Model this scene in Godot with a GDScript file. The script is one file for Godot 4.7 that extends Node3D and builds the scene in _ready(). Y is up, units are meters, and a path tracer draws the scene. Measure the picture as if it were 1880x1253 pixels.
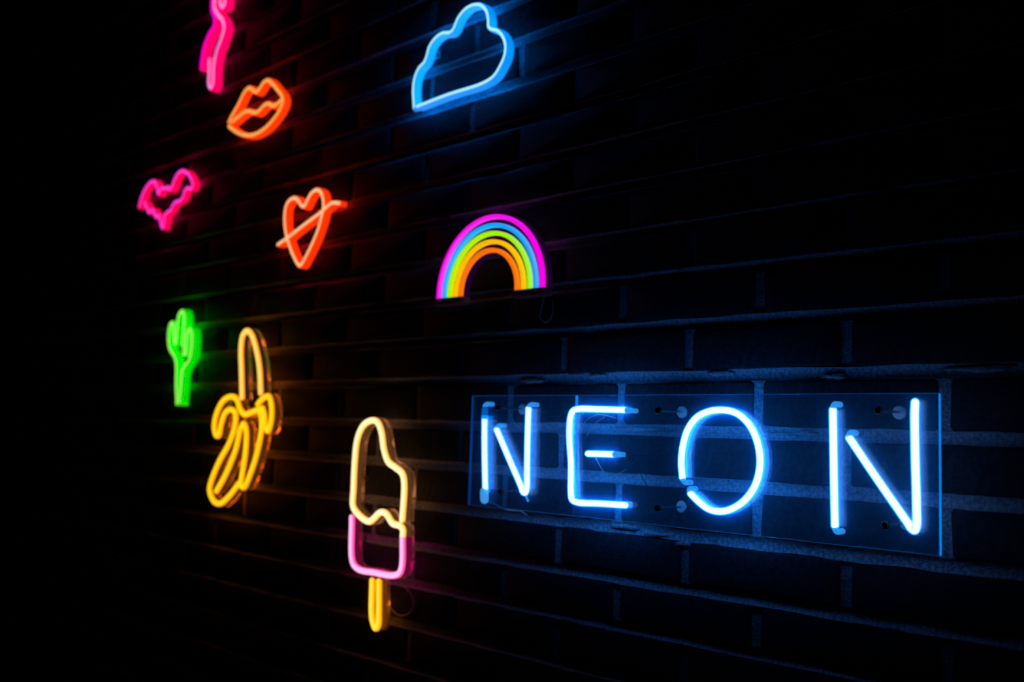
extends Node3D
# A dark brick wall hung with lit neon and LED-tube signs, seen along the wall from the right.
# Wall plane: brick faces at z = 0, x runs right along the wall, y is up; the lens is 1.2 m off the wall at y = 0.

const MM := 0.001
const FLOOR_Y := -1.35
const CEILING_Y := 2.25

var rng := RandomNumberGenerator.new()
var mats := {}
var cam: Camera3D

# Centre lines of the tubes, in millimetres from the middle of each sign.
const PATHS := {
	"neon N1a": [-360.1, 62.5, -359.8, 44.7, -358.1, 7, -354.8, -37.1, -351.5, -74.2],
	"neon N1b": [-330.5, 29.7, -296.9, -20.3, -270.9, -58.4, -266, -67, -261.4, -68.8, -258.2, -62.9, -258.4, -32.4, -259.4, 9.9, -259.7, 41.8, -259.5, 64.2],
	"neon E": [-65.7, 63.2, -114, 63.9, -155.1, 64.1, -165.1, 61.2, -169.7, 53.4, -171.6, 32.9, -169.9, 8.4, -166.4, -17.8, -164.7, -64.2, -162.2, -72.1, -152.6, -75.6, -109.4, -74.3, -60.4, -73.1],
	"neon Em": [-133.2, -2.4, -109.2, -1.9, -86.2, -1.6],
	"neon O": [37.5, -28.3, 35.2, -9, 37.1, 13.2, 44.1, 35.5, 58.1, 53, 76.2, 61.5, 98.7, 64.2, 121.2, 60.1, 139, 47.4, 151.2, 28.3, 157.2, 4.6, 156, -16.2, 149.1, -35.2, 135.5, -52.3, 118.1, -64, 100.9, -69.5, 81.9, -68.4, 65.6, -60.2, 51.2, -49.4],
	"neon N2a": [257.2, 65.2, 258.4, 8.6, 259.2, -30.4, 260.4, -74],
	"neon N2b": [278.6, 31.7, 315.4, -18.5, 349.9, -64.3, 353.6, -69.5, 357, -71, 359.2, -66.3, 359.5, -42.5, 358.2, 12.5, 357.7, 60.6, 358.3, 74.6],
	"cap c": [-354.3, -75.1, -353.2, -89.2, -345.3, -91.3, -328.4, -101, -309.7, -102.6, -303.9, -109.1],
	"cap wE": [-152.9, 30.9, -140.5, 47.5, -117.3, 55.9, -86, 51.4],
	"cap wE2": [-139.7, 24.7, -125.3, 41.2, -106.7, 52.8],
	"cap wm": [-72.2, -2, -61.9, -12.6, -57.3, -35.7, -52.9, -51, -62.3, -65.5],
	"cap wm2": [-121.5, -8.7, -104.1, -27.1, -83.5, -30.9, -63.6, -22],
	"cap wm3": [-64.2, -2.5, -34.8, 0.9, -15.9, 13.9],
	"flamingo a": [-17.7, 128.2, -19.7, 109.3, -16.3, 82.3, 0.4, 55, -0.9, 35.3, -24.1, 19.7, -43.4, -4.3, -52.8, -31.1, -55.1, -63],
	"flamingo b": [-5, 117.9, -2.1, 84.7, 15.8, 61.9, 44, 37.9, 54.2, 14.4, 42, -10.8, 23.5, -34.5, 15.2, -57.9, 12.5, -85.9, 13.9, -121.1, 4.3, -129, -8, -116, -10.1, -80.4, -11.9, -51.1],
	"flamingo c": [20.9, 110.2, 26, 89.4, 37.8, 73.8, 49.3, 79.4, 47.8, 102.2],
	"lips o": [-121.6, -4.8, -113.9, 4.4, -81.9, 29.7, -53.6, 56.8, -34.4, 61.5, -13.5, 50.1, 1.1, 42.9, 12.7, 46.8, 31.9, 59.6, 50.7, 60.2, 67.7, 49.8, 93.6, 27.8, 116.3, 7.4, 122, -7.3, 109.4, -24.6, 80.2, -43, 44.5, -56.1, 1.7, -60.9, -37.9, -54.7, -79.6, -39.1, -120.2, -16.7],
	"lips m": [-106.6, -7.9, -78.3, -1.5, -44.8, 5.1, -21.9, 0.9, 4, -8.2, 22.7, -4.7, 40.8, 2.5, 59.6, 2, 79.1, -8, 97.2, -6.8, 114.7, -1.4],
	"bat o": [-153.8, 8.1, -145.7, 29.3, -126.5, 52.2, -99, 67.4, -73.4, 69.5, -57.2, 58.5, -47.2, 40.1, -39.6, 27.9, -32.2, 36.1, -18.1, 42.3, -3.2, 37.3, 9.7, 40.3, 25.1, 30.7, 38.1, 36.9, 49.5, 53.8, 68, 67.5, 91.2, 70.8, 119.4, 59.6, 141.6, 41.6, 154.2, 20.5, 145.3, 13.9, 124.9, 19.6, 110.6, 12.8, 104.5, -0.8, 88.7, -8.2, 65.1, -8.6, 49, -15.5, 40.2, -26.6, 23.2, -28.9, 10.2, -35.3, 6.1, -55.5, -0.2, -70.5, -12.9, -56.4, -27.4, -30.3, -43.1, -35.8, -67.2, -10.8, -88.4, -16.3, -107, 3.2, -119.6, 16.9],
	"heart h": [-24, -80.1, -50.4, -54.6, -73.1, -22.3, -86.6, 4, -94, 37.9, -89.6, 62.2, -73.9, 73.1, -55.9, 73.8, -40, 64.7, -27.4, 52.5, -15.8, 50.4, -6.4, 61.2, 8.1, 75.1, 28.5, 79.5, 45.3, 70.8, 54, 55, 56.8, 38.8, 53.5, 20.9, 39.2, -11.5, 19.1, -40.8, -1.9, -65, -16.9, -79.5],
	"heart a": [-115.2, -23.5, -74.2, -11.8, -13.6, 8.4, 49.2, 28, 70.9, 36.8, 88.2, 42.2, 115.7, 37.8],
	"cactus o": [4.6, -116.5, -5.8, -71.9, -13.3, -18.5, -25.5, 1.3, -53, 21.8, -64.2, 44.5, -64.8, 74.2, -56.3, 89.4, -45, 87.5, -38.4, 70.4, -31.7, 45.5, -23.9, 34.2, -19.9, 49.9, -20.2, 74.4, -17.4, 106.1, -1.4, 116.8, 14.5, 105.4, 16, 72.5, 16.9, 36.2, 25.2, 5.7, 34.8, 9, 35.2, 35.4, 35.5, 59.4, 48.4, 67.2, 60.1, 58.2, 64.1, 17.5, 56.8, -6.1, 35.6, -22.2, 23.4, -36.3, 20.8, -72.2, 18.8, -112.8],
	"banana f": [-2.1, 45.3, -11.8, 104.3, -20.5, 160.2, -15.3, 189.7, 1.5, 199.3, 24.1, 187.1, 49.1, 150.3, 65.9, 109.9, 76.6, 55.8],
	"banana p": [63.8, 18.2, 37, 11.6, 10.8, 7.7, -9.1, 19.6, -26, 40.9, -53.1, 48.4, -89, 38, -115.5, 7.7, -122.4, -22.7, -110.6, -43.2, -97.9, -41.7, -90, -14.6, -74.5, 11, -49.5, 18.3, -27.8, 7.7, -27, -17.3, -47.6, -58.2, -86.9, -100.3, -120.7, -150.5, -125.7, -171.4, -103.7, -194.9, -74.6, -199.4, -33.1, -178.3, 4.3, -148.8],
	"banana r": [-93.1, -171.2, -53.7, -128.4, -16.9, -71.9, -1.1, -24.1, 10.5, -13.7, 23.3, -27.3, 26.3, -77.7, 16.4, -132, 13.6, -150.1, 28.3, -155.7, 55.3, -119.3, 77.3, -72.3, 88.6, -22.4, 84.5, 2.4, 71.8, 20.1],
	"banana k": [67.8, 31.5, 88, 44.4, 111, 47.9, 124.4, 27.4, 126.5, -4.2, 115.9, -28.2, 103.6, -18.6, 97.6, 6.1, 87.1, 21.9],
	"pop c": [74.3, 12.6, 75.2, 79.1, 68.4, 95.5, 48, 105.7, 25.4, 115.3, 11.1, 136.1, -0.4, 171.8, -13.6, 188.9, -31.9, 192.3, -58.6, 181.6, -75, 155.3, -79.8, 114.5, -79.6, 59.2, -78.7, 26.2, -63.3, 12.8, -25.8, 0.3, -10.3, 8, 8.2, 20.5, 25.7, 19.1, 46.9, 3, 67.9, 0.6, 77.3, -5.4, 77.6, -17.4],
	"pop p": [77.7, -19.5, 79.6, -68.6, 73.9, -83, 56.6, -90.2, -0.8, -91.9, -53.6, -91, -71.8, -78.7, -80, 4.1],
	"pop s": [-6.6, -107.4, -1.8, -176.1, 10, -192.3, 18, -183.5, 17.5, -162.8, 13.8, -106.6],
	"popcord w": [3.7, -114.7, 13.5, -152.6, 37.3, -166.6, 70.6, -159.9, 83.1, -142.8, 73.3, -120, 52.6, -105.3],
	"cloud o": [-112.5, -80.2, -22.3, -76.6, 72.9, -76.6, 99.8, -70, 115.6, -55.5, 126.6, -37.3, 127.2, -18.2, 117.9, 0.7, 103.2, 13.9, 90, 19.4, 81.8, 26.8, 80.5, 40.6, 73.5, 59.5, 56.8, 74.4, 35, 79.8, 16, 77.6, -2.7, 66, -14.3, 48.9, -23.4, 44.5, -47.1, 48.6, -67.1, 44.1, -83.4, 31, -89.7, 14.7, -96.5, 4.5, -112.5, -3.9, -123.5, -20.9, -126.5, -44.3, -123.4, -66.9, -121.6, -80.3],
	"raincord w": [129.7, -73, 117.9, -98.4, 113.7, -112.3, 126.1, -123.5, 141, -113.9, 142.1, -84.4],
	"standoff p": [-8.7, 63.1, 312.8, 65, -6.7, -73, -333.2, 65.2, 321.1, -68.2, -320.6, -70.3],
	"flamingo d": [-17.7, 139, -42, 158, -50, 185, -62, 214, -84, 240, -80, 276, -52, 290, -30, 272, -34, 244, -44, 226, -18, 206, 22, 196, 52, 166, 52, 118],
}


# ---------------------------------------------------------------- helpers

func lin(r: float, g: float, b: float) -> Color:
	return Color(r, g, b).linear_to_srgb()


func plain(key: String, color: Color, rough := 0.6, metal := 0.0) -> StandardMaterial3D:
	if not mats.has(key):
		var m := StandardMaterial3D.new()
		m.resource_name = key
		m.albedo_color = color
		m.roughness = rough
		m.metallic = metal
		mats[key] = m
	return mats[key]


func glow(key: String, color: Color, times := 1.0) -> StandardMaterial3D:
	if not mats.has(key):
		var m := StandardMaterial3D.new()
		m.resource_name = key
		m.albedo_color = Color(0.12, 0.12, 0.12) if key.contains("housing") else Color(0.6, 0.6, 0.6) if key.contains("rainbow") or key.contains("cloud") else Color(color.r * 0.7, color.g * 0.7, color.b * 0.7)
		m.roughness = 0.9
		m.metallic_specular = 0.0
		m.emission_enabled = true
		m.emission = color
		m.emission_energy_multiplier = times
		mats[key] = m
	return mats[key]


func clear(key: String, color: Color, alpha: float, rough := 0.04) -> StandardMaterial3D:
	if not mats.has(key):
		var m := StandardMaterial3D.new()
		m.resource_name = key
		m.transparency = BaseMaterial3D.TRANSPARENCY_ALPHA
		m.albedo_color = Color(color.r, color.g, color.b, alpha)
		m.roughness = rough
		mats[key] = m
	return mats[key]


func mesh_part(called: String, shape: Mesh, material: Material, parent: Node, at := Vector3.ZERO, label := "") -> MeshInstance3D:
	var o := MeshInstance3D.new()
	o.name = called
	o.mesh = shape
	o.material_override = material
	o.position = at
	parent.add_child(o, true)
	if label:
		o.set_meta("label", label)
	return o


func thing(called: String, label: String, category: String, at: Vector3, group := "") -> Node3D:
	var o := Node3D.new()
	o.name = called
	o.position = at
	add_child(o, true)
	o.set_meta("label", label)
	o.set_meta("category", category)
	if group:
		o.set_meta("group", group)
	return o


func part_node(called: String, parent: Node, label := "") -> Node3D:
	var o := Node3D.new()
	o.name = called
	parent.add_child(o, true)
	if label:
		o.set_meta("label", label)
	return o


func tri(st: SurfaceTool, a: Vector3, b: Vector3, c: Vector3, outward: Vector3) -> void:
	var n := (a - c).cross(a - b)
	if n.length_squared() < 1e-18:
		return
	st.add_vertex(a)
	if n.dot(outward) < 0.0:
		st.add_vertex(c)
		st.add_vertex(b)
	else:
		st.add_vertex(b)
		st.add_vertex(c)


func pts(key: String) -> PackedVector2Array:
	var raw: Array = PATHS[key]
	var out := PackedVector2Array()
	for i in range(0, raw.size(), 2):
		out.append(Vector2(raw[i], raw[i + 1]) * MM)
	return out


func smooth(p: PackedVector2Array, closed := false, steps := 5) -> PackedVector2Array:
	var out := PackedVector2Array()
	var n := p.size()
	var last := n if closed else n - 1
	for i in last:
		var a := p[(i - 1 + n) % n] if closed or i > 0 else p[0] * 2.0 - p[1]
		var b := p[i]
		var c := p[(i + 1) % n]
		var d := p[(i + 2) % n] if closed or i < n - 2 else p[n - 1] * 2.0 - p[n - 2]
		# centripetal tangents keep the bends round and free of loops
		var t1 := sqrt(a.distance_to(b)) + 1e-6
		var t2 := sqrt(b.distance_to(c)) + 1e-6
		var t3 := sqrt(c.distance_to(d)) + 1e-6
		var m1 := ((b - a) / t1 - (c - a) / (t1 + t2) + (c - b) / t2) * t2
		var m2 := ((c - b) / t2 - (d - b) / (t2 + t3) + (d - c) / t3) * t2
		for k in steps:
			var t := float(k) / steps
			out.append((2 * t * t * t - 3 * t * t + 1) * b + (t * t * t - 2 * t * t + t) * m1 + (-2 * t * t * t + 3 * t * t) * c + (t * t * t - t * t) * m2)
	if not closed:
		out.append(p[n - 1])
	return out


# Sweeps a ring of (across, depth) offsets along a path that lies parallel to the wall.
func sweep(path: PackedVector2Array, z: float, ring: PackedVector2Array, closed := false, round_ends := true) -> ArrayMesh:
	var st := SurfaceTool.new()
	st.begin(Mesh.PRIMITIVE_TRIANGLES)
	var n := path.size()
	var mid := Vector2.ZERO
	var half := 0.0
	for r in ring:
		mid += r / ring.size()
		half = maxf(half, absf(r.x))
	var rings: Array[PackedVector3Array] = []
	var centres := PackedVector3Array()
	var stations := []
	for i in n:
		var before := path[(i - 1 + n) % n] if closed or i > 0 else path[i]
		var after := path[(i + 1) % n] if closed or i < n - 1 else path[i]
		var t := (after - before).normalized()
		stations.append([path[i], t, 1.0])
	if not closed:
		var t0: Vector2 = stations[0][1]
		var t1: Vector2 = stations[n - 1][1]
		var first := []
		var final := []
		if round_ends:
			for a in [0.9, 0.55, 0.25]:
				var ang: float = a * PI / 2
				first.append([path[0] - t0 * half * sin(ang), t0, maxf(cos(ang), 0.05)])
			for a in [0.25, 0.55, 0.9]:
				var ang: float = a * PI / 2
				final.append([path[n - 1] + t1 * half * sin(ang), t1, maxf(cos(ang), 0.05)])
		stations = first + stations + final
	for s in stations:
		var where: Vector2 = s[0]
		var t: Vector2 = s[1]
		var across := Vector2(t.y, -t.x)
		var row := PackedVector3Array()
		for r in ring:
			var k: Vector2 = mid + (r - mid) * s[2]
			row.append(Vector3(where.x + across.x * k.x, where.y + across.y * k.x, z + k.y))
		rings.append(row)
		centres.append(Vector3(where.x + across.x * mid.x, where.y + across.y * mid.x, z + mid.y))
	var m := ring.size()
	var count := rings.size()
	for i in (count if closed else count - 1):
		var j := (i + 1) % count
		for k in m:
			var l := (k + 1) % m
			var a := rings[i][k]
			var b := rings[i][l]
			var c := rings[j][l]
			var d := rings[j][k]
			var out := (a + b + c + d) / 4.0 - (centres[i] + centres[j]) / 2.0
			tri(st, a, b, c, out)
			tri(st, a, c, d, out)
	if not closed:
		for e in [0, count - 1]:
			var out: Vector3 = centres[e] - centres[1 if e == 0 else count - 2]
			for k in m:
				tri(st, centres[e], rings[e][k], rings[e][(k + 1) % m], out)
	st.index()
	st.generate_normals()
	return st.commit()


# A round wire or rod through points in space.
func wire(points: PackedVector3Array, radius: float, sides := 8) -> ArrayMesh:
	var st := SurfaceTool.new()
	st.begin(Mesh.PRIMITIVE_TRIANGLES)
	var rings: Array[PackedVector3Array] = []
	var n := points.size()
	var u := Vector3.ZERO
	for i in n:
		var t := (points[mini(i + 1, n - 1)] - points[maxi(i - 1, 0)]).normalized()
		if i == 0:
			u = t.cross(Vector3(0.31, 0.52, 0.79)).normalized()
		u = (u - t * u.dot(t)).normalized()
		var v := t.cross(u)
		var row := PackedVector3Array()
		for k in sides:
			var a := TAU * k / sides
			row.append(points[i] + (u * cos(a) + v * sin(a)) * radius)
		rings.append(row)
	for i in n - 1:
		for k in sides:
			var l := (k + 1) % sides
			var out := (rings[i][k] + rings[i][l]) / 2.0 - points[i]
			tri(st, rings[i][k], rings[i][l], rings[i + 1][l], out)
			tri(st, rings[i][k], rings[i + 1][l], rings[i + 1][k], out)
	for e in [0, n - 1]:
		for k in sides:
			tri(st, points[e], rings[e][k], rings[e][(k + 1) % sides], points[e] - points[1 if e == 0 else n - 2])
	st.index()
	st.generate_normals()
	return st.commit()


func lift(p: PackedVector2Array, heights: Array) -> PackedVector3Array:
	var out := PackedVector3Array()
	for i in p.size():
		var t := float(i) / maxi(p.size() - 1, 1) * (heights.size() - 1)
		var k := mini(int(t), heights.size() - 2)
		out.append(Vector3(p[i].x, p[i].y, lerpf(heights[k], heights[k + 1], t - k)))
	return out


# Profile (radius, z) spun round the z axis: screw heads, discs, caps.
func spun(profile: Array, sides := 20) -> ArrayMesh:
	var st := SurfaceTool.new()
	st.begin(Mesh.PRIMITIVE_TRIANGLES)
	for i in profile.size() - 1:
		st.set_smooth_group(i)
		var p: Vector2 = profile[i]
		var q: Vector2 = profile[i + 1]
		var normal := Vector2(p.y - q.y, q.x - p.x) * -1.0
		for k in sides:
			var a := TAU * k / sides
			var b := TAU * (k + 1) / sides
			var out := Vector3(cos((a + b) / 2) * normal.x, sin((a + b) / 2) * normal.x, normal.y)
			var p0 := Vector3(cos(a) * p.x, sin(a) * p.x, p.y)
			var p1 := Vector3(cos(b) * p.x, sin(b) * p.x, p.y)
			var q0 := Vector3(cos(a) * q.x, sin(a) * q.x, q.y)
			var q1 := Vector3(cos(b) * q.x, sin(b) * q.x, q.y)
			tri(st, p0, p1, q1, out)
			tri(st, p0, q1, q0, out)
	st.index()
	st.generate_normals()
	return st.commit()


func bevel_box(size: Vector3, edge := 0.001) -> ArrayMesh:
	var h := size / 2.0
	var st := SurfaceTool.new()
	st.begin(Mesh.PRIMITIVE_TRIANGLES)
	st.set_smooth_group(-1)
	var i := h - Vector3.ONE * edge
	for ax in 3:
		var bx := (ax + 1) % 3
		var cx := (ax + 2) % 3
		for s in [-1.0, 1.0]:
			var q := []
			for w in [[-1, -1], [1, -1], [1, 1], [-1, 1]]:
				var v := Vector3.ZERO
				v[ax] = s * h[ax]
				v[bx] = w[0] * i[bx]
				v[cx] = w[1] * i[cx]
				q.append(v)
			var out := Vector3.ZERO
			out[ax] = s
			tri(st, q[0], q[1], q[2], out)
			tri(st, q[0], q[2], q[3], out)
			for s2 in [-1.0, 1.0]:
				var a := Vector3.ZERO
				var b := Vector3.ZERO
				a[ax] = s * h[ax]
				a[bx] = s2 * i[bx]
				b[ax] = s * i[ax]
				b[bx] = s2 * h[bx]
				var up := Vector3.ZERO
				up[cx] = i[cx]
				var o2 := Vector3.ZERO
				o2[ax] = s
				o2[bx] = s2
				tri(st, a - up, b - up, b + up, o2)
				tri(st, a - up, b + up, a + up, o2)
	for sx in [-1.0, 1.0]:
		for sy in [-1.0, 1.0]:
			for sz in [-1.0, 1.0]:
				var s := Vector3(sx, sy, sz)
				tri(st, Vector3(h.x, i.y, i.z) * s, Vector3(i.x, h.y, i.z) * s, Vector3(i.x, i.y, h.z) * s, s)
	st.generate_normals()
	return st.commit()


func noise_texture(size: int, freq: float, seed_: int, octaves := 4) -> NoiseTexture2D:
	var f := FastNoiseLite.new()
	f.seed = seed_
	f.noise_type = FastNoiseLite.TYPE_SIMPLEX_SMOOTH
	f.frequency = freq
	f.fractal_octaves = octaves
	var t := NoiseTexture2D.new()
	t.width = size
	t.height = size
	t.seamless = true
	t.noise = f
	return t


func masonry(key: String, color: Color, spread: float, rough: float, relief: float, scale: float, seed_: int) -> StandardMaterial3D:
	var m := plain(key, Color.WHITE, rough)
	var t := noise_texture(512, 0.02, seed_, 5)
	var ramp := Gradient.new()
	ramp.set_color(0, color * (1.0 - spread))
	ramp.set_color(1, color * (1.0 + spread))
	t.color_ramp = ramp
	m.albedo_texture = t
	m.uv1_triplanar = true
	m.uv1_world_triplanar = true
	m.uv1_scale = Vector3.ONE * scale
	m.heightmap_enabled = true
	m.heightmap_texture = noise_texture(512, 0.045, seed_ + 7, 5)
	m.heightmap_scale = relief
	return m


# ---------------------------------------------------------------- tubes and their light

func disc_ring(radius: float, sides := 12) -> PackedVector2Array:
	var out := PackedVector2Array()
	for k in sides:
		out.append(Vector2(cos(TAU * k / sides), sin(TAU * k / sides)) * radius)
	return out


# A flat-backed strip with a domed front: depth measured back from the crown of the dome.
func dome_ring(width: float, depth: float) -> PackedVector2Array:
	var out := PackedVector2Array()
	var r := width / 2.0
	out.append(Vector2(-r, -depth))
	for k in 9:
		var a := PI - PI * k / 8.0
		out.append(Vector2(cos(a) * r, sin(a) * r * 0.8 - r * 0.8))
	out.append(Vector2(r, -depth))
	return out


# The bright line along the crown of a domed strip.
func crown_ring(width: float, share: float) -> PackedVector2Array:
	var out := PackedVector2Array()
	var r := width / 2.0
	for k in 7:
		var a := PI / 2 + (1.0 - k / 3.0) * share * PI / 2
		out.append(Vector2(cos(a) * r, sin(a) * r * 0.8 - r * 0.8 + 0.0004))
	return out


func lamps(parent: Node3D, path: PackedVector2Array, z: float, color: Color, per_metre: float, spacing := 0.1) -> void:
	var total := 0.0
	for i in path.size() - 1:
		total += path[i].distance_to(path[i + 1])
	var count := maxi(1, roundi(total / spacing))
	var run := 0.0
	var k := 0
	for i in path.size() - 1:
		var step := path[i].distance_to(path[i + 1])
		while k < count and run + step >= (k + 0.5) * total / count:
			var t := ((k + 0.5) * total / count - run) / maxf(step, 1e-6)
			var w := path[i].lerp(path[i + 1], t)
			var l := OmniLight3D.new()
			l.name = "tube_light"
			l.light_color = color
			l.light_energy = per_metre * total / count
			l.light_size = 0.006
			l.omni_range = 6.0
			l.omni_attenuation = 2.0
			l.shadow_enabled = true
			l.position = Vector3(w.x, w.y, z)
			parent.add_child(l, true)
			k += 1
		run += step


# The light a glass tube throws back at the wall: strips as long and wide as the tube.
func tube_panels(parent: Node3D, path: PackedVector2Array, z: float, color: Color, per_metre: float) -> void:
	var i := 0
	while i < path.size() - 1:
		var j := i + 1
		var dir := (path[j] - path[i]).normalized()
		while j < path.size() - 1 and absf(dir.angle_to(path[j + 1] - path[i])) < 0.12 and absf(dir.angle_to(path[j + 1] - path[j])) < 0.25:
			j += 1
		var a := path[i]
		var b := path[j]
		i = j
		if a.distance_to(b) < 0.004:
			continue
		var l := AreaLight3D.new()
		l.name = "tube_light"
		l.light_color = color
		l.light_energy = per_metre * a.distance_to(b)
		l.area_normalize_energy = true
		l.area_size = Vector2(a.distance_to(b), 0.009)
		l.area_range = 6.0
		l.area_attenuation = 2.0
		l.shadow_enabled = true
		l.position = Vector3((a.x + b.x) / 2, (a.y + b.y) / 2, z - 0.0056)
		l.rotation.z = (b - a).angle()
		parent.add_child(l, true)


# One length of LED tube: a glowing silicone strip with its brighter crown.
func led(sign_: Node3D, path: PackedVector2Array, front: float, width: float, depth: float, body: Material, crown: Material, share := 0.5, closed := false, label := "") -> MeshInstance3D:
	var tube := mesh_part("led_tube", sweep(path, front, dome_ring(width, depth), closed), body, sign_, Vector3.ZERO, label)
	mesh_part("light_line", sweep(path, front, crown_ring(width, share), closed), crown, tube)
	return tube


# Clear acrylic cut to the run of the tube, behind it.
func backing(sign_: Node3D, path: PackedVector2Array, front: float, width: float, thick: float, material: Material, closed := false) -> void:
	var r := width / 2.0
	var b := 0.0006
	var ring := PackedVector2Array([Vector2(-r, -thick), Vector2(-r, -b), Vector2(-r + b, 0), Vector2(r - b, 0), Vector2(r, -b), Vector2(r, -thick)])
	mesh_part("backing_strip", sweep(path, front, ring, closed), material, sign_)


func wall_peg(sign_: Node3D, at: Vector2, height: float, material: Material) -> void:
	mesh_part("wall_peg", spun([Vector2(0, 0), Vector2(0.0045, 0), Vector2(0.0045, 0.0015), Vector2(0.0025, 0.0025), Vector2(0.0025, height), Vector2(0, height)], 12), material, sign_, Vector3(at.x, at.y, 0))


# ---------------------------------------------------------------- the wall

func brick_mesh(size: Vector2, seed_: int) -> ArrayMesh:
	var r := RandomNumberGenerator.new()
	r.seed = seed_
	var h := size / 2.0
	var outline := PackedVector2Array()
	var c := 0.004
	var wob := func() -> float: return r.randf_range(-0.0013, 0.0013)
	for k in 6:
		outline.append(Vector2(lerpf(-h.x + c, h.x - c, k / 5.0), -h.y + wob.call()))
	for k in 2:
		outline.append(Vector2(h.x + wob.call(), lerpf(-h.y + c, h.y - c, k)))
	for k in 6:
		outline.append(Vector2(lerpf(h.x - c, -h.x + c, k / 5.0), h.y + wob.call()))
	for k in 2:
		outline.append(Vector2(-h.x + wob.call(), lerpf(h.y - c, -h.y + c, k)))
	var levels := [[-0.014, 0.0], [-0.0028, 0.0], [-0.0006, 0.0012], [0.0, 0.0034]]
	var rows := []
	for l in levels:
		var row := PackedVector3Array()
		for p in outline:
			var inward := Vector2(-signf(p.x) if absf(p.x) > h.x - 0.006 else 0.0, -signf(p.y) if absf(p.y) > h.y - 0.006 else 0.0)
			row.append(Vector3(p.x + inward.x * l[1], p.y + inward.y * l[1], l[0]))
		rows.append(row)
	var st := SurfaceTool.new()
	st.begin(Mesh.PRIMITIVE_TRIANGLES)
	var n := outline.size()
	for i in 3:
		for k in n:
			var l := (k + 1) % n
			var out := Vector3(outline[k].x + outline[l].x, outline[k].y + outline[l].y, 0.01)
			if absf(out.y) >= size.y - 0.012:
				out.x = 0
			tri(st, rows[i][k], rows[i][l], rows[i + 1][l], out)
			tri(st, rows[i][k], rows[i + 1][l], rows[i + 1][k], out)
	var mid := Vector3(r.randf_range(-0.02, 0.02), 0, r.randf_range(-0.0006, 0.0012))
	for k in n:
		tri(st, mid, rows[3][k], rows[3][(k + 1) % n], Vector3.BACK)
	st.index()
	st.generate_normals()
	return st.commit()


# A tooled bed joint: flush with the bricks at its edges, hollow along the middle, wavering as it runs.
func bed_joint(x0: float, x1: float, low: float, high: float, seed_: int) -> ArrayMesh:
	var f := FastNoiseLite.new()
	f.seed = seed_
	f.frequency = 9.0
	f.fractal_octaves = 3
	var st := SurfaceTool.new()
	st.begin(Mesh.PRIMITIVE_TRIANGLES)
	var last := PackedVector3Array()
	var n := int((x1 - x0) / 0.022)
	for i in n + 1:
		var x := lerpf(x0, x1, float(i) / n)
		var row := PackedVector3Array()
		for k in 7:
			var u := k / 6.0
			var w := u * 2.0 - 1.0
			var z := -0.0046 + 0.0040 * pow(absf(w), 2.6) + f.get_noise_2d(x, u * 0.08) * 0.0014
			var y := lerpf(low, high, u) + f.get_noise_2d(x, 7.0 + w) * 0.0022 * absf(w)
			row.append(Vector3(x, y, minf(z, -0.0001)))
		if i > 0:
			for k in 6:
				tri(st, last[k], last[k + 1], row[k + 1], Vector3.BACK)
				tri(st, last[k], row[k + 1], row[k], Vector3.BACK)
		last = row
	st.index()
	st.generate_normals()
	return st.commit()


# A ragged smear of mortar left over the edges of the bricks.
func smear(half_long: float, half_high: float, seed_: int) -> ArrayMesh:
	var r := RandomNumberGenerator.new()
	r.seed = seed_
	var st := SurfaceTool.new()
	st.begin(Mesh.PRIMITIVE_TRIANGLES)
	var rim := PackedVector3Array()
	var inner := PackedVector3Array()
	for k in 18:
		var a := TAU * k / 18
		var s := r.randf_range(0.65, 1.2)
		var p := Vector3(cos(a) * half_long * s, sin(a) * half_high * s, -0.003)
		rim.append(p)
		inner.append(Vector3(p.x * 0.8, p.y * 0.7, r.randf_range(0.0003, 0.0016)))
	for k in 18:
		var l := (k + 1) % 18
		tri(st, rim[k], rim[l], inner[l], Vector3.BACK)
		tri(st, rim[k], inner[l], inner[k], Vector3.BACK)
		tri(st, Vector3(0, 0, 0.001), inner[k], inner[l], Vector3.BACK)
	st.index()
	st.generate_normals()
	return st.commit()


func in_frame(p: Vector3, margin: float) -> bool:
	var v := cam.transform.affine_inverse() * p
	if v.z > -0.2:
		return false
	var ty := tan(deg_to_rad(cam.fov) / 2.0)
	return absf(v.y / -v.z) < ty * margin and absf(v.x / -v.z) < ty * 1880.0 / 1253.0 * margin


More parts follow.
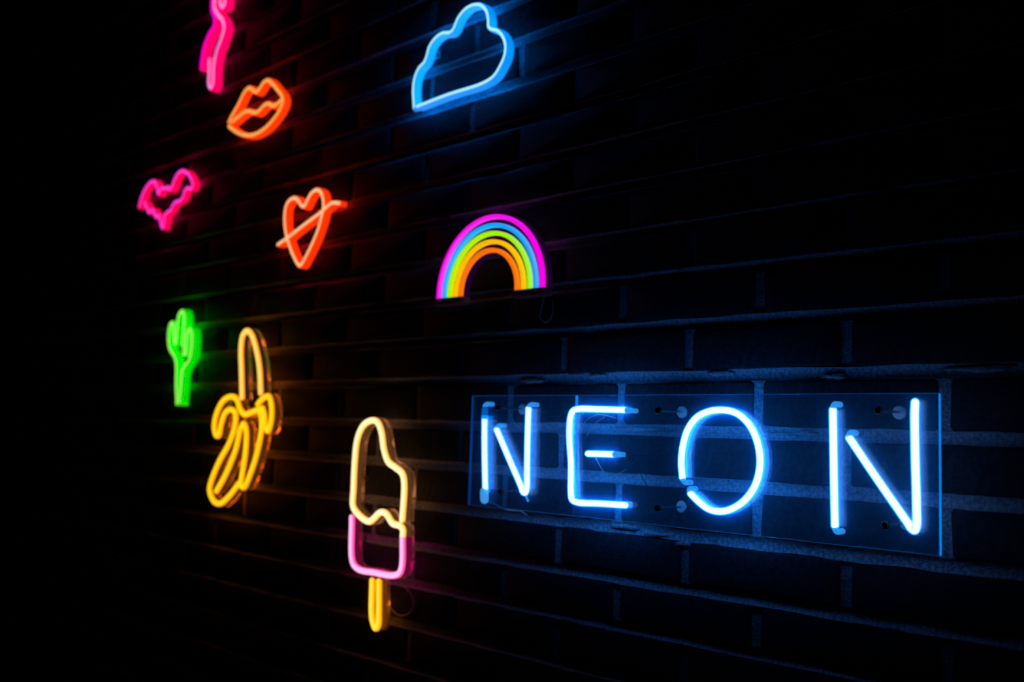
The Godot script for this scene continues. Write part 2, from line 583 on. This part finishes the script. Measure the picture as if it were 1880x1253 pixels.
func build_wall(brick_mat: Material, mortar_mat: Material) -> void:
	var wall := Node3D.new()
	wall.name = "wall_back"
	wall.set_meta("kind", "structure")
	add_child(wall, true)
	var x0 := -5.6
	var x1 := 2.0
	var slab := BoxMesh.new()
	slab.size = Vector3(x1 - x0, CEILING_Y - FLOOR_Y, 0.2)
	mesh_part("mortar", slab, mortar_mat, wall, Vector3((x0 + x1) / 2, (CEILING_Y + FLOOR_Y) / 2, -0.105))
	# bed joints: where each course of bricks starts, from the floor up
	var starts: Array[float] = []
	for k in range(14, 0, -1):
		starts.append(-0.271 - 0.0746 * k)
	starts.append_array([-0.271, -0.201, -0.126, -0.051, 0.0225, 0.1022, 0.1782, 0.2532, 0.3259, 0.4031])
	for k in range(1, 25):
		starts.append(0.4031 + 0.0752 * k)
	var heads_a: Array[float] = [-0.967, -0.727, -0.476, -0.236]
	var heads_b: Array[float] = [-1.087, -0.843, -0.600, -0.356]
	var shapes: Array[ArrayMesh] = []
	for k in 8:
		shapes.append(brick_mesh(Vector2(0.227, 0.0585), 40 + k))
	var spots := []
	for row in starts.size() - 1:
		var bottom := starts[row]
		if bottom + 0.06 < FLOOR_Y or bottom + 0.055 > CEILING_Y:
			continue
		var top := starts[row + 1] - 0.0163
		var known := heads_a if (row - 14) % 2 == 0 else heads_b
		var joints: Array[float] = []
		var x := known[0]
		while x > x0:
			x -= 0.2435
			joints.push_front(x + rng.randf_range(-0.004, 0.004))
		joints.append_array(known)
		x = known[3]
		while x < x1 - 0.25:
			x += 0.2435
			joints.append(x + rng.randf_range(-0.004, 0.004))
		for k in joints.size() - 1:
			var left := joints[k] + 0.0078
			var right := joints[k + 1] - 0.0078
			if left < x0:
				continue
			var mid := Vector3((left + right) / 2, (bottom + top) / 2, rng.randf_range(-0.0012, 0.0008))
			var size := Vector3((right - left) / 0.227, (top - bottom) / 0.0585, 1.0)
			var turn := rng.randf_range(-0.006, 0.006)
			var flip := rng.randi() % 8
			var seen := in_frame(mid, 1.0) or in_frame(Vector3(left, mid.y, 0), 1.0) or in_frame(Vector3(right, mid.y, 0), 1.0) or in_frame(Vector3(mid.x, top, 0), 1.0) or in_frame(Vector3(mid.x, bottom, 0), 1.0)
			spots.append([mid.distance_to(cam.position) + (0.0 if seen else 100.0), Transform3D(Basis.from_euler(Vector3(0, 0, turn)).scaled_local(size), mid), flip])
	for row in range(1, starts.size() - 1):
		if starts[row] - 0.03 > FLOOR_Y and starts[row] < CEILING_Y:
			mesh_part("bed_joint", bed_joint(x0, x1, starts[row] - 0.0166, starts[row] + 0.0004, 300 + row), mortar_mat, wall)
	for s in [[-0.93, 0.015, 0.05], [-0.845, 0.0125, 0.035], [-0.70, 0.012, 0.04], [-0.655, 0.016, 0.022], [-0.955, -0.132, 0.03], [-0.90, -0.138, 0.026], [-1.155, 0.092, 0.028], [-1.015, 0.099, 0.02], [-0.79, 0.098, 0.024], [-0.615, 0.0905, 0.02], [-0.43, 0.096, 0.045], [-0.845, -0.147, 0.016], [-1.25, 0.018, 0.03]]:
		mesh_part("mortar_smear", smear(s[2], 0.0045, int(-s[0] * 1000)), mortar_mat, wall, Vector3(s[0], s[1], 0))
	spots.sort_custom(func(a, b): return a[0] < b[0])
	var field := SurfaceTool.new()
	field.begin(Mesh.PRIMITIVE_TRIANGLES)
	for k in spots.size():
		var s = spots[k]
		if k < 300 and s[0] < 100.0:
			var b := mesh_part("brick", shapes[s[2]], brick_mat, wall)
			b.transform = s[1]
		else:
			field.append_from(shapes[s[2]], 0, s[1])
	var rest := mesh_part("distant_bricks", field.commit(), brick_mat, wall)
	rest.set_meta("kind", "stuff")


func room_piece(called: String, size: Vector3, at: Vector3, material: Material) -> void:
	var o := MeshInstance3D.new()
	o.name = called
	var b := BoxMesh.new()
	b.size = size
	o.mesh = b
	o.material_override = material
	o.position = at
	o.set_meta("kind", "structure")
	add_child(o, true)


# ---------------------------------------------------------------- the signs

func standoff(sign_: Node3D, at: Vector2) -> void:
	var s := mesh_part("standoff_bolt", spun([Vector2(0, 0.003), Vector2(0.0016, 0.003), Vector2(0.0016, 0.057), Vector2(0, 0.057)], 10), mats["steel"], sign_, Vector3(at.x, at.y, 0))
	mesh_part("wall_disc", spun([Vector2(0, 0), Vector2(0.0085, 0), Vector2(0.0085, 0.002), Vector2(0.0075, 0.0032), Vector2(0, 0.0032)]), mats["pale_plastic"], s)
	mesh_part("bolt_head", spun([Vector2(0, 0.0567), Vector2(0.0048, 0.0567), Vector2(0.0048, 0.0605), Vector2(0.0038, 0.0615), Vector2(0.003, 0.0605), Vector2(0.003, 0.058), Vector2(0, 0.058)]), mats["dark_steel"], s)


func electrode(letter: Node3D, at: Vector2, along: Vector2) -> void:
	var d := along.normalized()
	var p := PackedVector3Array()
	for k in 7:
		var a := PI / 2 * k / 6.0
		p.append(Vector3(at.x + d.x * 0.0055 * sin(a), at.y + d.y * 0.0055 * sin(a), 0.0565 + 0.006 * cos(a)))
	p.append(Vector3(at.x + d.x * 0.0055, at.y + d.y * 0.0055, 0.044))
	mesh_part("electrode", wire(p, 0.0037, 10), mats["milky_glow_glass"], letter)


func glass_tube(letter: Node3D, path: PackedVector2Array, z: float, light: Color, per_metre: float) -> void:
	var glass := mesh_part("neon_tube", sweep(path, z, disc_ring(0.0053, 14)), mats["blue_glass"], letter)
	mesh_part("glowing_gas", sweep(path, z, disc_ring(0.0041, 12)), mats["blue_gas"], glass)
	tube_panels(letter, path, z, light, per_metre)


func neon_sign() -> void:
	var s := thing("neon_sign", "wide clear acrylic sign with glowing blue glass tubes spelling NEON", "neon sign", Vector3(-0.841, -0.021, 0))
	var blue := lin(0.0, 0.25, 1.0)
	var z := 0.0625
	# two clear panels that meet behind the letter E; thin glowing strips stand in for tube light at their edges
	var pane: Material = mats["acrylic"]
	var top := 0.085
	var bottom := -0.097
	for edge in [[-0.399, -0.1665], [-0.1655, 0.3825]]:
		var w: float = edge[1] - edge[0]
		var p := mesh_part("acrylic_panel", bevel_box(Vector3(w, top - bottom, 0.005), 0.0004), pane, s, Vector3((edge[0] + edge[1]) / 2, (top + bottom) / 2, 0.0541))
		var rim := bevel_box(Vector3(w, 0.0007, 0.0046), 0.0002)
		mesh_part("lit_edge", rim, mats["edge_dim"], p, Vector3(0, (top - bottom) / 2 + 0.0004, 0))
		mesh_part("lit_edge", rim, mats["edge_faint"], p, Vector3(0, -(top - bottom) / 2 - 0.0004, 0))
		var side := bevel_box(Vector3(0.0007, top - bottom, 0.0046), 0.0002)
		if edge[0] < -0.3:
			mesh_part("lit_edge", side, mats["edge_dim"], p, Vector3(-w / 2 - 0.0004, 0, 0))
		else:
			mesh_part("lit_edge", side, mats["edge_bright"], p, Vector3(w / 2 + 0.0004, 0, 0))
			mesh_part("lit_edge", bevel_box(Vector3(0.0012, 0.024, 0.0048), 0.0002), mats["edge_bright"], p, Vector3(-w / 2, (top - bottom) / 2 - 0.012, 0.0004))
	for k in 6:
		standoff(s, pts("standoff p")[k])
	var n1 := part_node("neon_letter", s, "first letter N with a white rubber end cap")
	var e := part_node("neon_letter", s, "letter E in blue neon tube")
	var o := part_node("neon_letter", s, "letter O, an open ring of blue neon tube")
	var n2 := part_node("neon_letter", s, "last letter N in blue neon tube")
	for job in [[n1, "N1a", 0.035], [n1, "N1b", 0.035], [e, "E", 0.1], [e, "Em", 0.1], [o, "O", 0.085], [n2, "N2a", 0.025], [n2, "N2b", 0.009]]:
		var run := pts("neon " + job[1])
		if job[1] == "N1a":
			# the top of the first stroke is an electrode end given a dim glow of its own
			mesh_part("electrode", sweep(PackedVector2Array([run[0], run[0].lerp(run[1], 0.75)]), z, disc_ring(0.0052, 14)), glow("dim_neon_end", lin(0.0, 0.13, 0.6), 0.7), n1)
			run[0] = run[0].lerp(run[1], 0.6)
		glass_tube(job[0], smooth(run), z, blue, job[2])
	var cap := pts("cap c")
	mesh_part("end_cap", sweep(PackedVector2Array([cap[0] + Vector2(0, 0.003), cap[1] + Vector2(0, 0.004)]), z, disc_ring(0.0072, 12)), mats["blue_glow_rubber"], n1)
	mesh_part("lead_wire", wire(lift(smooth(cap.slice(1)), [0.0625, 0.052, 0.035, 0.02, 0.012]), 0.0011), mats["pale_plastic"], n1)
	electrode(n1, Vector2(-0.2595, 0.066), Vector2(0.5, 1))
	electrode(n1, Vector2(-0.3315, 0.031), Vector2(0.4, 1))
	electrode(n1, Vector2(-0.361, 0.066), Vector2(0.2, 1))
	mesh_part("tube_tip", wire(PackedVector3Array([Vector3(-0.2615, -0.071, z), Vector3(-0.259, -0.0775, z - 0.003), Vector3(-0.2575, -0.082, z - 0.004)]), 0.0016), mats["milky_glow_glass"], n1)
	electrode(e, Vector2(-0.064, 0.063), Vector2(1, -0.1))
	electrode(e, Vector2(-0.085, -0.0016), Vector2(1, 0))
	electrode(o, Vector2(0.0378, -0.03), Vector2(0.3, -1))
	electrode(o, Vector2(0.050, -0.048), Vector2(-0.6, 1))
	electrode(n2, Vector2(0.2571, 0.067), Vector2(0.1, 1))
	electrode(n2, Vector2(0.2604, -0.076), Vector2(0.1, -1))
	electrode(n2, Vector2(0.278, 0.0325), Vector2(0, 1))
	for w in ["wE", "wE2", "wm2"]:
		mesh_part("lead_wire", wire(lift(smooth(pts("cap " + w)), [0.058, 0.06, 0.059, 0.0575]), 0.0005, 6), mats["pale_plastic"], e)
	for w in ["wm", "wm3"]:
		mesh_part("lead_wire", wire(lift(smooth(pts("cap " + w)), [0.05, 0.035, 0.02, 0.01]), 0.0007, 6), mats["dark_wire"], e)


func cloud_sign() -> void:
	var s := thing("cloud_sign", "bright blue cloud outline of LED tube above the rainbow", "neon sign", Vector3(-1.354, 0.706, 0))
	var p := smooth(pts("cloud o"))
	led(s, p, 0.022, 0.0092, 0.018, glow("cloud_side", lin(0.0, 0.27, 1.0), 1.0), glow("cloud_crown", lin(0.42, 0.93, 1.0), 1.0), 0.4)
	mesh_part("end_cap", sweep(PackedVector2Array([pts("cloud o")[0] + Vector2(-0.009, -0.001), pts("cloud o")[0] + Vector2(-0.006, -0.001)]), 0.0165, disc_ring(0.0058, 12)), glow("cloud_cap_light", lin(0.0, 0.3, 1.0), 0.8), s)
	mesh_part("screw_tab", bevel_box(Vector3(0.016, 0.014, 0.003), 0.0006), mats["clear_strip"], s, Vector3(-0.078, 0.018, 0.005))
	mesh_part("screw", spun([Vector2(0, 0), Vector2(0.003, 0), Vector2(0.003, 0.0075), Vector2(0.0015, 0.0085), Vector2(0, 0.0085)], 12), mats["dark_steel"], s, Vector3(-0.076, 0.018, 0))
	for q in [Vector2(-0.08, -0.078), Vector2(0.05, -0.076), Vector2(0.12, 0.0), Vector2(0.0, 0.068)]:
		wall_peg(s, q, 0.004, mats["dark_steel"])
	lamps(s, p, 0.009, lin(0.0, 0.24, 1.0), 0.065, 0.04)


func rainbow_sign() -> void:
	var s := thing("rainbow_sign", "rainbow arch lamp with five coloured tubes, pink outermost and orange innermost", "neon sign", Vector3(-1.252, 0.312, 0))
	var arc := func(r: float, base: float) -> PackedVector2Array:
		var out := PackedVector2Array([Vector2(-r, base)])
		for k in 33:
			var a := PI - PI * k / 32.0
			out.append(Vector2(cos(a) * r, -0.062 + sin(a) * r))
		out.append(Vector2(r, base))
		return out
	var body_ring := PackedVector2Array([Vector2(-0.036, 0.001), Vector2(-0.036, 0.0125), Vector2(-0.035, 0.0135), Vector2(0.035, 0.0135), Vector2(0.036, 0.0125), Vector2(0.036, 0.001)])
	mesh_part("arch_body", sweep(arc.call(0.1015, -0.066), 0.0, body_ring, false, false), mats["purple_glow_plastic"], s)
	var tones := [["pink", lin(1.0, 0.0, 0.82), 0.1305], ["sky_blue", lin(0.0, 0.38, 1.0), 0.1155], ["lime", lin(0.38, 0.9, 0.0), 0.1015], ["yellow", lin(1.0, 0.52, 0.0), 0.0865], ["orange", lin(1.0, 0.17, 0.0), 0.0715]]
	for t in tones:
		mesh_part("led_tube", sweep(arc.call(t[2], -0.0665), 0.022, dome_ring(0.0076, 0.0085), false, false), glow("rainbow_light_" + t[0], t[1], 0.95), s, Vector3.ZERO, t[0].replace("_", " ") + " arc of the rainbow")
	for side in [-1, 1]:
		mesh_part("clear_foot", bevel_box(Vector3(0.076, 0.013, 0.021), 0.001), mats["smoky_plastic"], s, Vector3(0.101 * side, -0.0735, 0.0115))
	mesh_part("power_cord", wire(lift(smooth(pts("raincord w")), [0.008, 0.003, 0.003, 0.003, 0.004]), 0.0012, 8), mats["cord"], s)
	for t in tones:
		lamps(s, arc.call(t[2], -0.0665), 0.0115, t[1], 0.0025, 0.15)


func lips_sign() -> void:
	var s := thing("lips_sign", "orange red lips outline of LED tube below the pink bird legs", "neon sign", Vector3(-2.073, 0.748, 0))
	var side := glow("lips_side_light", lin(1.0, 0.045, 0.0), 1.0)
	var crown := glow("lips_crown_light", lin(1.0, 0.42, 0.09), 1.0)
	var o := smooth(pts("lips o"))
	var m := smooth(pts("lips m"))
	for p in [o, m]:
		led(s, p, 0.024, 0.0115, 0.019, side, crown, 0.5)
		lamps(s, p, 0.008, lin(1.0, 0.006, 0.006), 0.025, 0.05)
	for q in [Vector2(-0.11, 0.005), Vector2(0.11, 0.01), Vector2(0.0, -0.061)]:
		wall_peg(s, q, 0.005, mats["dark_steel"])


func flamingo_sign() -> void:
	var s := thing("flamingo_sign", "hot pink long-legged bird in LED tube, cut off by the top edge", "neon sign", Vector3(-2.296, 0.979, 0))
	var side := glow("flamingo_side_light", lin(1.0, 0.0, 0.13), 1.0)
	var magenta := glow("flamingo_crown_light", lin(1.0, 0.0, 0.72), 1.0)
	var pale := glow("flamingo_pale_light", lin(1.0, 0.3, 0.85), 1.0)
	for job in [["a", magenta], ["b", pale], ["c", pale], ["d", magenta]]:
		var p := smooth(pts("flamingo " + job[0]))
		led(s, p, 0.028, 0.012, 0.024, side, job[1], 0.5)
		lamps(s, p, 0.009, lin(1.0, 0.0, 0.07), 0.024, 0.06)
	for q in [Vector2(-0.05, -0.03), Vector2(0.04, 0.0), Vector2(0.01, -0.11), Vector2(0.045, 0.15)]:
		wall_peg(s, q, 0.004, mats["dark_steel"])


func bat_sign() -> void:
	var s := thing("bat_sign", "small pink bat outline of LED tube, left of the arrowed heart", "neon sign", Vector3(-2.516, 0.588, 0))
	var p := smooth(pts("bat o"))
	led(s, p, 0.024, 0.0088, 0.019, glow("bat_side_light", lin(0.9, 0.0, 0.085), 1.0), glow("bat_crown_light", lin(1.0, 0.06, 0.85), 1.1), 0.5)
	lamps(s, p, 0.008, lin(1.0, 0.0, 0.06), 0.018, 0.06)
	for q in [Vector2(-0.15, 0.01), Vector2(0.15, 0.02), Vector2(0.0, -0.07)]:
		wall_peg(s, q, 0.005, mats["dark_steel"])


func heart_sign() -> void:
	var s := thing("heart_sign", "orange heart outline of LED tube pierced by a slanting arrow", "neon sign", Vector3(-1.819, 0.431, 0))
	var side := glow("heart_side_light", lin(1.0, 0.035, 0.0), 1.0)
	var crown := glow("heart_crown_light", lin(1.0, 0.52, 0.24), 1.05)
	for k in ["h", "a"]:
		var p := smooth(pts("heart " + k), k == "h")
		led(s, p, 0.026, 0.0105, 0.019, side, crown, 0.5, k == "h", "arrow through the heart" if k == "a" else "heart outline")
		lamps(s, p, 0.009, lin(1.0, 0.004, 0.01), 0.025, 0.06)
	for q in [Vector2(-0.088, 0.02), Vector2(0.05, 0.01), Vector2(-0.02, -0.078)]:
		wall_peg(s, q, 0.007, mats["dark_steel"])


func cactus_sign() -> void:
	var s := thing("cactus_sign", "bright green two-armed cactus in LED tube left of the banana", "neon sign", Vector3(-2.367, 0.168, 0))
	var p := smooth(pts("cactus o"))
	led(s, p, 0.028, 0.0105, 0.023, glow("cactus_side_light", lin(0.0, 0.62, 0.0), 1.0), glow("cactus_crown_light", lin(0.36, 1.0, 0.13), 1.0), 0.55)
	mesh_part("base_cap", bevel_box(Vector3(0.036, 0.008, 0.018), 0.001), glow("cactus_cap_light", lin(0.02, 0.7, 0.0), 1.0), s, Vector3(0.012, -0.118, 0.0165))
	lamps(s, p, 0.009, lin(0.0, 1.0, 0.0), 0.013, 0.08)
	for q in [Vector2(-0.06, 0.06), Vector2(0.06, 0.03), Vector2(0.0, -0.1)]:
		wall_peg(s, q, 0.005, mats["dark_steel"])


# Tubes that stand off the wall: lit dome, housing given a faint coloured glow for dome light, clear backing, pegs.
func housed(s: Node3D, p: PackedVector2Array, front: float, body: Material, crown: Material, housing: Material, label := "") -> void:
	led(s, p, front, 0.0118, 0.0068, body, crown, 0.62, false, label)
	var r := 0.0038
	mesh_part("housing", sweep(p, front - 0.0066, PackedVector2Array([Vector2(-r, -0.014), Vector2(-r, 0), Vector2(r, 0), Vector2(r, -0.014)])), housing, s)
	backing(s, p, front - 0.0212, 0.0125, 0.005, mats["clear_strip"])


func banana_sign() -> void:
	var s := thing("banana_sign", "yellow half-peeled banana in LED tube beside the green cactus", "neon sign", Vector3(-2.042, 0.019, 0))
	var peel := glow("banana_peel_light", lin(1.0, 0.42, 0.0), 1.3)
	var peel_crown := glow("banana_peel_crown_light", lin(1.0, 0.58, 0.01), 1.3)
	var fruit := glow("banana_fruit_light", lin(1.0, 0.42, 0.03), 1.3)
	var fruit_crown := glow("banana_fruit_crown_light", lin(1.0, 0.64, 0.13), 1.3)
	for k in ["f", "p", "r", "k"]:
		var p := smooth(pts("banana " + k))
		if k == "f":
			housed(s, p, 0.032, fruit, fruit_crown, glow("fruit_housing_glow", lin(0.06, 0.02, 0.02), 0.5), "paler yellow fruit tip")
		else:
			housed(s, p, 0.032, peel, peel_crown, glow("peel_housing_glow", lin(0.2, 0.05, 0.0), 0.4))
		lamps(s, p, 0.016, lin(1.0, 0.13, 0.005), 0.018, 0.09)
	for q in [Vector2(-0.02, 0.15), Vector2(0.07, 0.08), Vector2(-0.12, -0.165), Vector2(0.055, -0.118), Vector2(-0.12, -0.02), Vector2(0.1245, 0.0)]:
		wall_peg(s, q, 0.007, mats["dark_steel"])


func popsicle_sign() -> void:
	var s := thing("popsicle_sign", "cream and pink bitten ice lolly in LED tube left of the NEON sign", "neon sign", Vector3(-1.516, -0.173, 0))
	var jobs := [["c", lin(1.0, 0.56, 0.1), lin(1.0, 0.8, 0.42), lin(1.0, 0.33, 0.1), "cream coloured bitten top"], ["p", lin(1.0, 0.1, 0.4), lin(1.0, 0.42, 0.75), lin(1.0, 0.0, 0.22), "pink lower half"], ["s", lin(1.0, 0.4, 0.0), lin(1.0, 0.62, 0.04), lin(1.0, 0.22, 0.01), "yellow stick"]]
	for j in jobs:
		var p := smooth(pts("pop " + j[0]))
		housed(s, p, 0.037, glow("lolly_side_light_" + j[0], j[1], 1.25), glow("lolly_crown_light_" + j[0], j[2], 1.35), glow("lolly_housing_glow_" + j[0], j[3], {"c": 0.1, "p": 0.13, "s": 0.14}[j[0]]), j[4])
		lamps(s, p, 0.021, j[3], 0.009, 0.09)
	for q in [Vector2(-0.079, 0.08), Vector2(0.074, 0.05), Vector2(-0.079, -0.04), Vector2(0.0785, -0.06), Vector2(0.0, -0.18)]:
		wall_peg(s, q, 0.012, mats["dark_steel"])
	mesh_part("power_cord", wire(lift(smooth(pts("popcord w")), [0.014, 0.004, 0.004, 0.004, 0.014]), 0.0014, 8), mats["cord"], s)


# ---------------------------------------------------------------- the scene

func _ready() -> void:
	rng.seed = 11
	# camera: 35 mm lens on a 24 mm high frame, turned 45 degrees along the wall, tilted up and a little rolled
	cam = Camera3D.new()
	cam.name = "camera"
	var yaw := 0.78301
	var pitch := 0.09449
	var roll := 0.034298
	var fwd := Vector3(-cos(yaw) * cos(pitch), sin(pitch), -sin(yaw) * cos(pitch))
	var right := fwd.cross(Vector3.UP).normalized()
	var up := right.cross(fwd)
	var right2 := right * cos(roll) + up * sin(roll)
	var up2 := up * cos(roll) - right * sin(roll)
	cam.transform = Transform3D(Basis(right2, up2, -fwd), Vector3(0, 0, 1.2))
	var lens := CameraAttributesPhysical.new()
	lens.frustum_focal_length = 35.0
	lens.exposure_aperture = 2.8
	lens.frustum_focus_distance = (Vector3(-0.72, -0.02, 0.06) - cam.position).dot(fwd)
	cam.attributes = lens
	cam.fov = 37.85
	cam.near = 0.05
	cam.far = 60.0
	add_child(cam)
	cam.current = true

	var env := Environment.new()
	env.background_mode = Environment.BG_COLOR
	env.background_color = Color(0.01, 0.008, 0.03)
	env.tonemap_mode = Environment.TONE_MAPPER_LINEAR
	env.tonemap_exposure = 1.0
	env.sdfgi_enabled = true
	env.ssao_enabled = true
	env.ssil_enabled = true
	var world := WorldEnvironment.new()
	world.name = "world_environment"
	world.environment = env
	add_child(world)

	# materials
	var brick := masonry("painted_brick", lin(0.014, 0.019, 0.025), 0.3, 0.75, 0.035, 9.0, 3)
	brick.metallic_specular = 0.12
	var mortar := masonry("grey_mortar", lin(0.125, 0.15, 0.19), 0.3, 0.9, 0.12, 14.0, 21)
	mortar.metallic_specular = 0.2
	var dark_floor := masonry("dark_concrete", lin(0.03, 0.03, 0.03), 0.3, 0.8, 0.1, 1.2, 33)
	var dark_wall := masonry("dark_plaster", lin(0.02, 0.02, 0.022), 0.2, 0.9, 0.1, 1.0, 44)
	plain("steel", lin(0.5, 0.5, 0.5), 0.35, 0.9)
	plain("dark_steel", lin(0.05, 0.05, 0.05), 0.4, 0.6)
	plain("pale_plastic", lin(0.5, 0.5, 0.5), 0.5)
	glow("blue_glow_rubber", lin(0.06, 0.36, 0.9), 0.8)  # own blue glow stands in for tube light on the white cap
	glow("milky_glow_glass", lin(0.03, 0.33, 0.95), 0.8)  # glow put into the glass ends in place of blue light from the tubes
	plain("dark_wire", lin(0.02, 0.02, 0.02), 0.5)
	plain("cord", lin(0.12, 0.12, 0.14), 0.5)
	glow("purple_glow_plastic", lin(0.02, 0.0, 0.035), 0.6)  # dark arch body with a faint purple glow painted in as tube light
	clear("smoky_plastic", lin(0.2, 0.2, 0.25), 0.6, 0.15)
	clear("acrylic", lin(0.03, 0.33, 0.9), 0.1, 0.03)
	clear("clear_strip", lin(0.6, 0.6, 0.6), 0.08, 0.2)
	# scratched acrylic: faint blue tint and glow put in for its veil of tube light
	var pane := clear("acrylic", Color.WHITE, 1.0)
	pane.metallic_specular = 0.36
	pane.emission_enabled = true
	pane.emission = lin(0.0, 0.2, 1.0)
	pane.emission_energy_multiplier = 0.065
	var glass := clear("blue_glass", lin(0.0, 0.3, 1.0), 0.4, 0.05)
	glass.emission_enabled = true
	glass.emission = lin(0.0, 0.3, 1.0)
	glass.emission_energy_multiplier = 2.2
	glow("blue_gas", lin(0.78, 1.0, 1.0), 2.1)
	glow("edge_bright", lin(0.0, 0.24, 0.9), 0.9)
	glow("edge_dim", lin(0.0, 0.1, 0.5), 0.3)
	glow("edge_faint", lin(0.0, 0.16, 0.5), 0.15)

	# the room
	build_wall(brick, mortar)
	var mid := Vector3(-1.8, (CEILING_Y + FLOOR_Y) / 2, 1.7)
	room_piece("floor", Vector3(8.0, 0.2, 4.2), Vector3(mid.x, FLOOR_Y - 0.1, mid.z), dark_floor)
	room_piece("ceiling", Vector3(8.0, 0.2, 4.2), Vector3(mid.x, CEILING_Y + 0.1, mid.z), dark_wall)
	room_piece("wall_front", Vector3(8.0, CEILING_Y - FLOOR_Y, 0.2), Vector3(mid.x, mid.y, 3.7), dark_wall)
	room_piece("wall_left", Vector3(0.2, CEILING_Y - FLOOR_Y, 3.605), Vector3(-5.7, mid.y, 1.7975), dark_wall)
	room_piece("wall_right", Vector3(0.2, CEILING_Y - FLOOR_Y, 3.605), Vector3(2.1, mid.y, 1.7975), dark_wall)

	neon_sign()
	popsicle_sign()
	cloud_sign()
	rainbow_sign()
	banana_sign()
	heart_sign()
	lips_sign()
	flamingo_sign()
	cactus_sign()
	bat_sign()
